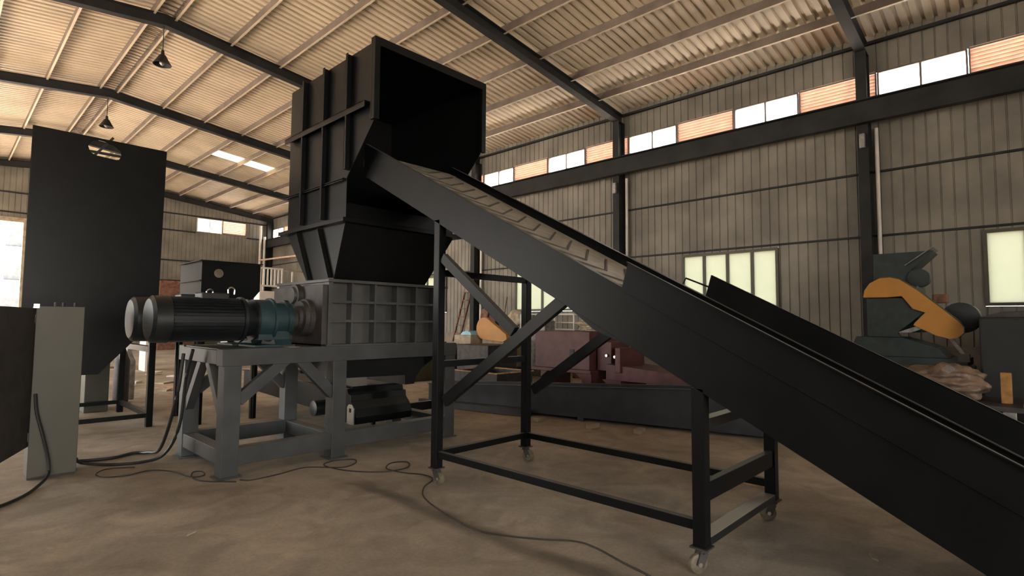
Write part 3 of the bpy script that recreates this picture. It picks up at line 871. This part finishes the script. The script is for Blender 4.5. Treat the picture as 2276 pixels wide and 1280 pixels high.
# long grey trough lying behind the wheeled frame
tg = thing('trough', (6.7, 5.5, 0), 'long blue-grey steel trough lying on the floor behind the wheeled frame', 'trough')
A, B_ = V(6.25, 8.0, 0), V(7.62, 1.6, 0)
dv = (B_-A).normalized(); sv = V(-dv.y, dv.x, 0)
if sv.x < 0: sv = -sv
def tp_(s_, o, z): return A + dv*s_ + sv*o + V(0, 0, z)
LEN = (B_-A).length
def ztop(s_): return .38+.045*s_
q = MB()
for o in (0, .50):
    vs = [tp_(s_, oo, z) for oo in (o, o+.012) for s_, z in ((0, .05), (LEN, .05), (LEN, ztop(LEN)), (0, ztop(0)))]
    q.add(vs, [(0, 1, 2, 3), (7, 6, 5, 4), (0, 4, 5, 1), (1, 5, 6, 2), (2, 6, 7, 3), (3, 7, 4, 0)])
q.build('side_plate', 'bluegrey', tg)
q = MB()
for o in (-.03, .50):
    q.bar(tp_(0, o+.02, ztop(0)), tp_(LEN, o+.02, ztop(LEN)), .05, .012)
q.build('top_lip', 'bluegrey', tg, bevel=.002)
MB().bar(tp_(0, .25, .16), tp_(LEN, .25, .20), .48, .012).build('bottom_plate', 'bluegrey', tg)
MB().bar(tp_(-.1, -.10, .06), tp_(2.2, -.16, .06), .12, .11).build('skid', 'bluegrey', tg, bevel=.004)
for s_ in (.4, 3.0, LEN-.3):
    MB().bar(tp_(s_, 0, .03), tp_(s_, .5, .03), .1, .06).build('foot', 'bluegrey', tg)
q = MB()

# open wooden-edged box on the trough's far end
ob = thing('open_crate', (7.6, 8.0, 0), 'dark open box with pale wooden rim behind the front wheeled leg', 'crate')
X0, X1, Y0, Y1 = 7.3, 8.3, 7.3, 8.55
for (a, b_, c, d) in ((X0, X1, Y0, Y0+.02), (X0, X1, Y1-.02, Y1), (X0, X0+.02, Y0+.02, Y1-.02), (X1-.02, X1, Y0+.02, Y1-.02)):
    MB().box(a, b_, c, d, 0, .52).build('panel', 'greyd', ob)
q = MB()
q.box(X0-.02, X1+.02, Y0-.02, Y0+.03, .52, .54); q.box(X0-.02, X1+.02, Y1-.03, Y1+.02, .52, .54)
q.box(X0-.02, X0+.03, Y0+.03, Y1-.03, .52, .54); q.box(X1-.03, X1+.02, Y0+.03, Y1-.03, .52, .54)
q.build('rim', 'wood', ob)
MB().box(X0+.02, X1-.02, Y0+.02, Y1-.02, .02, .04).build('base', 'greyd', ob)

# ------------------------------------------------------------------ red press parts
rd = thing('press_frame', (9.9, 7.0, 0), 'dark red machine frame with a tall box end, beyond the trough', 'machine')
q = MB(); q.box(9.5, 10.6, 6.76, 8.27, .50, 1.31); q = q.build('housing', 'red', rd, bevel=.01)
MB().box(9.485, 9.50, 7.16, 7.27, .70, .93).build('access_slot', 'blackin', q)
MB().box(9.45, 10.65, 6.70, 8.35, .43, .50).build('deck', 'red', rd, bevel=.006)
for yy in (6.72, 8.1):
    MB().prism([(yy, .43), (yy+.42 if yy < 7 else yy-.2, .43), (yy+.24 if yy < 7 else yy, .28), (yy+.20, 0), (yy, 0)], 'x', 9.5, 10.6).build('foot', 'red', rd)
MB().box(9.7, 10.4, 6.35, 6.70, .50, 1.10).build('rear_box', 'red', rd, bevel=.01)
MB().cyl((9.69, 6.45, .82), (9.66, 6.45, .82), .03, n=12).build('bolt', 'chrome', rd)
MB().cyl((9.69, 6.25, .80), (9.66, 6.25, .80), .03, n=12).build('bolt', 'chrome', rd)
MB().prism([(6.35, .66), (4.85, .56), (4.45, .42), (4.45, .34), (6.35, .34)], 'x', 9.5, 10.5).build('lower_bed', 'red', rd, bevel=.006)
for a in (6.0, 4.5):
    MB().prism([(a, .34), (a+.45, .34), (a+.28, .22), (a+.22, 0), (a, 0)], 'x', 9.5, 10.5).build('foot', 'red', rd)
MB().box(9.45, 10.4, 5.98, 6.10, .50, 1.0).build('side_cheek', 'red', rd, bevel=.01)

# things by the window wall, seen through the wheeled frame
def simple(mb, name, m, label, cat, bevel=0, smooth=False, group=None):
    return tag(mb.build(name, m, bevel=bevel, smooth=smooth), label, cat, group)
# orange tan belt guard machine
simple(MB().box(10.0, 10.7, 11.02, 11.7, 0, 1.14), 'carton', 'tan', 'brown carton carrying the pale blue plastic scrap', 'box', .01)
og = thing('crusher', (10.7, 10.9, 0), 'small crusher with faded orange belt guard seen through the wheeled frame', 'machine')
q = MB()
pg = []
for k in range(13):
    a = math.pi*.62 - math.pi*1.1*k/12
    pg.append((10.72+.30*math.cos(a), 1.33+.30*math.sin(a)))
pg += [(10.0, .98), (9.86, 1.05), (9.88, 1.18)]
q.prism(pg, 'x', 10.2, 10.32); q.build('belt_guard', 'orange', og, bevel=.01)
MB().box(10.35, 11.1, 10.1, 10.95, .30, 1.10).build('body', 'tan', og, bevel=.02)
MB().box(10.3, 11.2, 9.85, 10.98, 0, .30).build('base', 'greyd', og)
simple(MB().prism([(11.05, 1.145), (11.50, 1.145), (11.42, 1.22), (11.22, 1.26), (11.10, 1.22)], 'x', 10.05, 10.45), 'plastic_sheet', 'blue', 'pale blue plastic scrap beside the faded orange guard', 'scrap')
q = MB(); q.lathe((12.0, 15.0, 0), (0, 0, 1), [(0, .5), (.5, .55), (.9, .45), (1.0, .2)])
simple(MB().prism([(12.2, 0), (14.2, 0), (14.2, .55), (13.9, .86), (12.4, .86), (12.2, .6)], 'x', 11.2, 12.4), 'machine_block', 'tan', 'low tan machine block on the floor by the window wall', 'machine', .03)
lb = MB()
for s_ in (0, .35): lb.bar((12.9, 15.1+s_, 0), (13.35, 14.7+s_, 2.6), .04, .06, (1, 0, 0))
for k in range(9): lb.bar((12.95+.045*k, 15.07-.04*k, .3*(k+.6)), (12.95+.045*k, 15.42-.04*k, .3*(k+.6)), .03, .03)
simple(lb, 'ladder', 'rust', 'rusty ladder leaning on the window wall', 'ladder')
for k, (a, h, m_, lab) in enumerate(((13.78, 1.95, 'rust', 'tall rust brown board leaning on the window wall'), (13.38, 1.80, 'red', 'dark red board leaning beside the rust brown one'), (14.55, 1.7, 'tan', 'tan board leaning nearest the ladder'))):
    simple(MB().prism([(12.95, 0), (12.98, 0), (13.36, h), (13.33, h)], 'y', a, a+.34), 'board', m_, lab, 'board', group='boards leaning on the window wall')
# white mesh crates and grey box
mc = thing('mesh_crate', (12.6, 9.9, 0), 'white wire storage crate by the window wall above the red machine', 'crate')
q = MB()
for yy in (9.2, 9.9, 10.6, 11.2):
    for x in (12.2, 13.1): q.cyl((x, yy, 0), (x, yy, 1.75), .018, n=8)
for z in (.5, .9, 1.3, 1.5, 1.74):
    for x in (12.2, 13.1): q.cyl((x, 9.2, z), (x, 11.2, z), .014, n=8)
    for yy in (9.2, 11.2): q.cyl((12.2, yy, z), (13.1, yy, z), .014, n=8)
q.build('wire_frame', 'white', mc)
simple(MB().box(11.6, 12.05, 9.75, 10.5, 0, 1.55), 'steel_box', 'silver', 'grey steel box standing in front of the white wire crate', 'box', .01)
random.seed(4)
def lump(c, r, seed, amp=.25, sub=4):
    random.seed(seed)
    bm = bmesh.new(); bmesh.ops.create_icosphere(bm, subdivisions=sub, radius=1)
    from mathutils import noise
    for v in bm.verts:
        k = 1 + amp*noise.noise(v.co*1.6+Vector((seed, 0, 0))) + amp*.5*noise.noise(v.co*4+Vector((seed, 3, 0)))
        v.co = Vector((v.co.x*r[0]*k, v.co.y*r[1]*k, max(v.co.z*r[2]*k, -r[2]*.75)))
    mb = MB(); mb.add([v.co+Vector(c) for v in bm.verts], [tuple(v.index for v in f.verts) for f in bm.faces]); bm.free()
    return mb
simple(lump((12.3, 8.55, 1.40), (.3, .55, .22), 3, .5), 'scrap_bundle', 'tan', 'pale tangled bundle lying on a stand above the red housing', 'scrap')
simple(MB().box(12.0, 12.7, 7.9, 9.1, 0, 1.22), 'bench', 'rust', 'brown bench under the pale tangled bundle', 'bench')
simple(lump((12.8, 11.9, 1.60), (.26, .36, .30), 9, .2), 'sack', 'tan', 'cream sack slumped on the table under the lower window', 'sack')
simple(MB().box(12.45, 13.3, 11.3, 12.6, 0, 1.37), 'table', 'greyd', 'grey table carrying the cream sack', 'table')
simple(MB().bar((12.6, 12.35, 1.4), (13.35, 12.9, 2.35), .03, .03), 'broom', 'rust', 'thin rusty pole leaning across the lower window', 'pole')
simple(MB().box(8.9, 9.9, 9.2, 10.3, 0, .95), 'steel_plinth', 'greyd', 'blue-grey steel box between the braces, left of the red housing', 'box', .01)

# cream machine seen below the shredder
cm = thing('saw_machine', (8.7, 11.3, 0), 'cream curved machine on the sunlit floor behind the shredder stand', 'machine')
MB().prism([(8.15, 0), (9.35, 0), (9.30, .35), (8.95, .55), (8.45, .50), (8.15, .30)], 'y', 11.2, 11.9).build('base', 'cream', cm, bevel=.03)
MB().tube([(8.35, 11.5, .45), (8.6, 11.5, .75), (8.95, 11.5, 1.02), (9.2, 11.5, .95), (9.2, 11.5, .5)], .11, n=12).build('arm', 'cream', cm, smooth=True)
simple(MB().prism([(9.4, 0), (10.0, 0), (10.0, .9), (9.75, .9), (9.35, .35)], 'y', 11.2, 12.0), 'steel_housing', 'bluegrey', 'sloped dark steel housing beside the cream curved machine', 'housing', .01)

# white sunlit guard and barrier in the distance
wg = thing('safety_guard', (8.35, 20, 0), 'bright white barred guard panel in the distance beyond the motors', 'guard')
q = MB(); zb, zt_ = 2.72, 3.42
q.box(7.94, 8.78, 20, 20.04, zt_-.06, zt_); q.box(7.94, 8.78, 20, 20.04, zb, zb+.06)
for k in range(7): q.box(7.94+k*.13, 7.99+k*.13, 20, 20.04, zb+.06, zt_-.06)
q.build('bars', 'white', wg)
MB().box(7.94, 8.80, 20, 20.5, .9, 2.56).build('body', 'white', wg, bevel=.03)
for x in (7.98, 8.70): MB().box(x, x+.08, 20.1, 20.3, 0, 2.72).build('leg', 'white', wg)
rl_ = thing('guard_rail', (10.6, 22, 0), 'thin pale guard rail beyond the bright white panel', 'rail')
for k in range(7):
    x = 9.6+.42*k
    MB().box(x, x+.05, 22, 22.05, 0, 3.5 if k % 2 else 3.1).build('post', 'white', rl_)
for z in (2.95, 3.5): MB().box(9.6, 12.2, 22.0, 22.04, z, z+.04).build('rail', 'tan', rl_)
simple(MB().box(7.6, 9.2, 31.2, 32.2, 0, 3.45), 'storage_container', 'rust', 'dark brown container against the far gable wall', 'container')
simple(MB().box(9.9, 11.6, 23.0, 24.6, 0, 2.5), 'machine_cabinet', 'rust', 'dark maroon machine cabinet behind the pale guard rail', 'cabinet')
# pipes in the far corner
for k, xx in enumerate((12.62, 12.86)):
    simple(MB().cyl((xx, 31.9, 0), (xx, 31.9, 6.9 if k == 0 else 6.3), .07, n=14), 'downpipe', 'white', ['left hand white vertical pipe by the far corner column', 'white vertical pipe closest to the far corner column'][k], 'pipe', smooth=True, group='pipes in the far corner')
simple(MB().cyl((12.5, 31.7, 4.9), (13.1, 25.5, 4.9), .05, n=12), 'crossbar_pipe', 'louvre', 'pinkish pipe running level from the far corner', 'pipe', smooth=True)

# pendant lamps at the ridge
def pendant(y, label):
    p = thing('pendant_lamp', (RX-.02, y, 7.38), label, 'lamp', 'pendant lamps under the ridge')
    MB().cyl((RX-.02, y, 7.72), (RX-.02, y, zroof(RX)-.4), .008, n=8).build('cord', 'steel', p)
    q = MB(); q.lathe((RX-.02, y, 7.74), (0, 0, -1), [(0, .03), (.10, .04), (.12, .07), (.22, .12), (.34, .19), (.345, .185), (.22, .11), (.13, .06)]); q.build('lamp_shade', 'steel', p, smooth=True)
    q = MB(); q.lathe((RX-.02, y, 7.52), (0, 0, -1), [(0, .03), (.05, .06), (.10, .055), (.14, .02)]); q.build('bulb', 'silver', p, smooth=True)
pendant(14.4, 'dark bell pendant lamp under the nearer ridge rafter')
pendant(20.4, 'dark bell pendant lamp under the farther ridge rafter')

# junction boxes on columns
for k, yy in enumerate((2.4, 8.4)):
    j = MB().box(W-.46, W-.37, yy-.05, yy+.05, 5.15, 5.45)
    simple(j, 'junction_box', 'silver', ['small grey box on the nearest steel column below the crane beam', 'small grey box on the middle steel column below the crane beam'][k], 'box', .01)
for yy, m_ in ((2.2, 'white'), (8.2, 'white'), (14.2, 'white')):
    simple(MB().cyl((W-.12, yy, 0), (W-.12, yy, 5.6), .04, n=12), 'downpipe', m_, 'white vertical pipe beside the %s steel column' % {2.2: 'nearest', 8.2: 'middle', 14.2: 'third'}[yy], 'pipe', smooth=True)

# ------------------------------------------------------------------ green jaw crusher on the right
cr = thing('jaw_crusher', (11.6, 1.5, 0), 'dark green crusher with a bright orange belt guard by the right hand window', 'machine')
XG = 11.0
gp = [(2.06, 1.96), (2.04, 2.08), (1.96, 2.20), (1.82, 2.28), (1.66, 2.29), (1.54, 2.25), (1.30, 2.06), (.80, 1.56), (.745, 1.47), (.75, 1.38), (.82, 1.31), (.93, 1.29), (1.10, 1.34), (1.38, 1.50), (1.36, 1.54), (1.22, 1.70), (1.38, 1.76), (1.50, 1.94), (1.52, 1.97), (1.75, 1.955)]
MB().prism(gp, 'x', XG-.16, XG).build('belt_guard', 'orange', cr, bevel=.012)
MB().tube([(XG-.15, y_, z_+.004) for y_, z_ in gp[3:10]], .012, smooth=False).build('guard_rim', 'cream', cr)
MB().prism([(1.60, 1.38), (1.30, 1.50), (1.28, 1.44), (1.42, 1.38)], 'x', XG-.13, XG-.11).build('guard_bracket', 'silver', cr)
MB().box(XG+.02, XG+.9, 1.32, 2.02, 1.38, 2.15).build('body', 'green', cr, bevel=.02)
MB().prism([(2.02, 1.30), (2.02, 1.95), (1.52, 1.95), (1.24, 1.70), (1.60, 1.38), (1.56, 1.30)], 'x', XG-.10, XG+.02).build('front_casting', 'green', cr, bevel=.01)
MB().prism([(1.95, 2.10), (1.95, 2.72), (1.12, 2.72), (1.42, 2.42), (1.42, 2.10)], 'x', XG+.15, XG+.85).build('feed_chute', 'green', cr, bevel=.006)
q = MB(); quadplate(q, (XG+.1, 1.50, 2.50), (XG+.8, 1.50, 2.50), (XG+.8, 1.12, 2.78), (XG+.1, 1.12, 2.78), .01); q.build('chute_lip', 'silver', cr)
q = MB(); q.lathe((XG+.1, 1.32, 2.28), (1, 0, 0), [(0, .05), (.01, .15), (.25, .15), (.3, .06)]); q.build('pulley', 'green', cr, smooth=True)
q = MB(); q.lathe((XG+.02, .80, 1.62), (1, 0, 0), [(0, .15), (.02, .24), (.5, .24), (.52, .10)]); q.build('motor', 'motor', cr, smooth=True)
MB().box(XG+.1, XG+.3, .95, 1.15, 1.86, 2.0).build('terminal_box', 'rust', cr, bevel=.02)
MB().prism([(2.35, .98), (2.2, 1.30), (1.55, 1.30), (1.1, 1.15), (.95, .98)], 'x', XG-.05, XG+.8).build('lower_casting', 'green', cr, bevel=.01)
MB().box(XG-.1, XG+.95, .72, 2.4, .86, .98).build('bed', 'green', cr, bevel=.008)
MB().bar((XG, .95, 1.35), (XG, .78, 1.05), .05, .05).build('tension_rod', 'chrome', cr)
MB().box(XG-.12, XG+.05, .70, .84, .94, 1.06).build('bed_bracket', 'cream', cr)
for yy in (.78, 2.2):
    for x in (XG-.05, XG+.75): MB().box(x, x+.12, yy, yy+.12, 0, .86).build('leg', 'green', cr)

dm = thing('baler', (11.2, -.3, 0), 'large dark machine block under the right hand window', 'machine')
MB().box(10.4, 12.8, -2.2, .55, 0, 1.62).build('body', 'blackin', dm, bevel=.03)
MB().prism([(.55, 1.62), (-2.2, 1.62), (-2.2, 1.80), (.30, 1.70)], 'x', 10.5, 12.7).build('sloped_lid', 'greyd', dm, bevel=.01)
MB().prism([(.62, 0), (.62, .9), (.95, .9), (1.0, 0)], 'x', 10.0, 10.8).build('side_tray', 'blackin', dm)

wb = thing('work_table', (9.0, .4, 0), 'dark low table carrying crumpled brown plastic', 'table')
MB().box(8.6, 9.7, -1.2, 1.5, .50, .56).build('table_top', 'greyd', wb, bevel=.004)
for x in (8.65, 9.55):
    for yy in (-1.1, 1.35): MB().box(x, x+.06, yy, yy+.06, 0, .50).build('leg', 'greyd', wb)
sk = lump((9.1, .86, .75), (.30, .44, .235), 12, .35, 5)
simple(sk, 'plastic_heap', 'sack', 'crumpled brown plastic heap on the low table by the right hand machine', 'plastic')
simple(MB().box(8.95, 9.08, .195, .30, .56, .93), 'brick_block', 'yellow', 'upright ochre block beside the crumpled brown plastic', 'block', .008)
simple(MB().box(8.75, 9.3, -.9, .10, .561, .58), 'steel_sheet', 'silver', 'pale steel sheet on the low table, right of the ochre block', 'sheet')
simple(MB().box(8.62, 8.72, .16, .28, .40, .499), 'clamp', 'silver', 'small steel clamp under the table edge by the ochre block', 'clamp', .004)

# floor odds and ends
simple(lump((6.6, 1.35, .045), (.22, .30, .06), 7, .3), 'red_cloth', 'crimson', 'crimson cloth crumpled on the floor behind the conveyor', 'cloth')
simple(MB().box(5.30, 5.50, 1.78, 2.12, 0, .02), 'wood_offcut', 'wood', 'orange wooden offcut on the floor behind the rear caster', 'offcut')
simple(MB().prism([(1.28, 4.31), (1.35, 4.35), (1.37, 4.39), (1.30, 4.36)], 'z', 0, .008), 'paper_scrap', 'tan', 'small pale paper scrap on the open floor at left', 'scrap')
simple(MB().prism([(4.20, .76), (4.27, .78), (4.30, .83), (4.22, .80)], 'z', 0, .008), 'paper_scrap', 'tan', 'small pale scrap on the floor beneath the conveyor', 'scrap')
simple(MB().box(1.70, 2.02, 11.0, 11.6, 0, .82), 'carton', 'cream', 'cream box standing behind the tall black bin', 'box', .01)
for k, (x, yy, h) in enumerate(((2.38, 12.0, 1.0), (2.55, 12.4, .95))):
    q = MB(); q.lathe((x, yy, 0), (0, 0, 1), [(0, .11), (.02, .12), (h*.75, .12), (h*.85, .08), (h, .04)])
    simple(q, 'gas_cylinder', ['greyd', 'silver'][k], ['dark gas cylinder behind the legs of the tall bin', 'silver gas cylinder next to the dark one behind the bin'][k], 'cylinder', smooth=True)
for k, (x, yy, a) in enumerate(((6.42, 5.50, .1), (6.55, 4.60, -.1), (6.72, 3.95, .2))):
    q = MB(); q.bar((x-.10*math.cos(a), yy-.1*math.sin(a), .03), (x+.10*math.cos(a), yy+.1*math.sin(a), .03), .10, .058)
    simple(q, 'wood_block', 'tan', ['pale wood block under the trough nearest the front legs', 'middle one of the pale wood blocks under the trough', 'pale wood block under the trough nearest the rear legs'][k], 'block', .004, group='wood blocks along the trough')
random.seed(11)
for k in range(16):
    x, yy = 3.0+random.random()*2.6, 13.2+random.random()*7.5
    a = random.random()*3
    dx, dy = math.cos(a)*(.1+.2*random.random()), math.sin(a)*(.1+.2*random.random())
    m_ = ['tan', 'wood', 'white', 'rust'][k % 4]
    simple(MB().add([(x-dx, yy-dy, .0), (x+dy, yy-dx, .0), (x+dx, yy+dy, .0), (x-dy, yy+dx, .0), (x-dx, yy-dy, .03), (x+dy, yy-dx, .05), (x+dx, yy+dy, .04), (x-dy, yy+dx, .02)],
                    [(0, 3, 2, 1), (4, 5, 6, 7), (0, 1, 5, 4), (1, 2, 6, 5), (2, 3, 7, 6), (3, 0, 4, 7)]), 'floor_scrap', m_,
           'flat scrap piece littering the far floor beyond the tall bin', 'scrap', group='scrap on the far floor')
wt = thing('workbench', (5.6, 19.0, 0), 'pale bench with clutter in the distance under the motors', 'bench')
MB().box(4.2, 6.6, 18.6, 19.4, .88, .93).build('top', 'white', wt)
for x in (4.25, 6.5): MB().box(x, x+.06, 18.65, 19.35, 0, .88).build('leg', 'white', wt)

for o in bpy.data.objects:
    if '_w' in o: del o['_w']
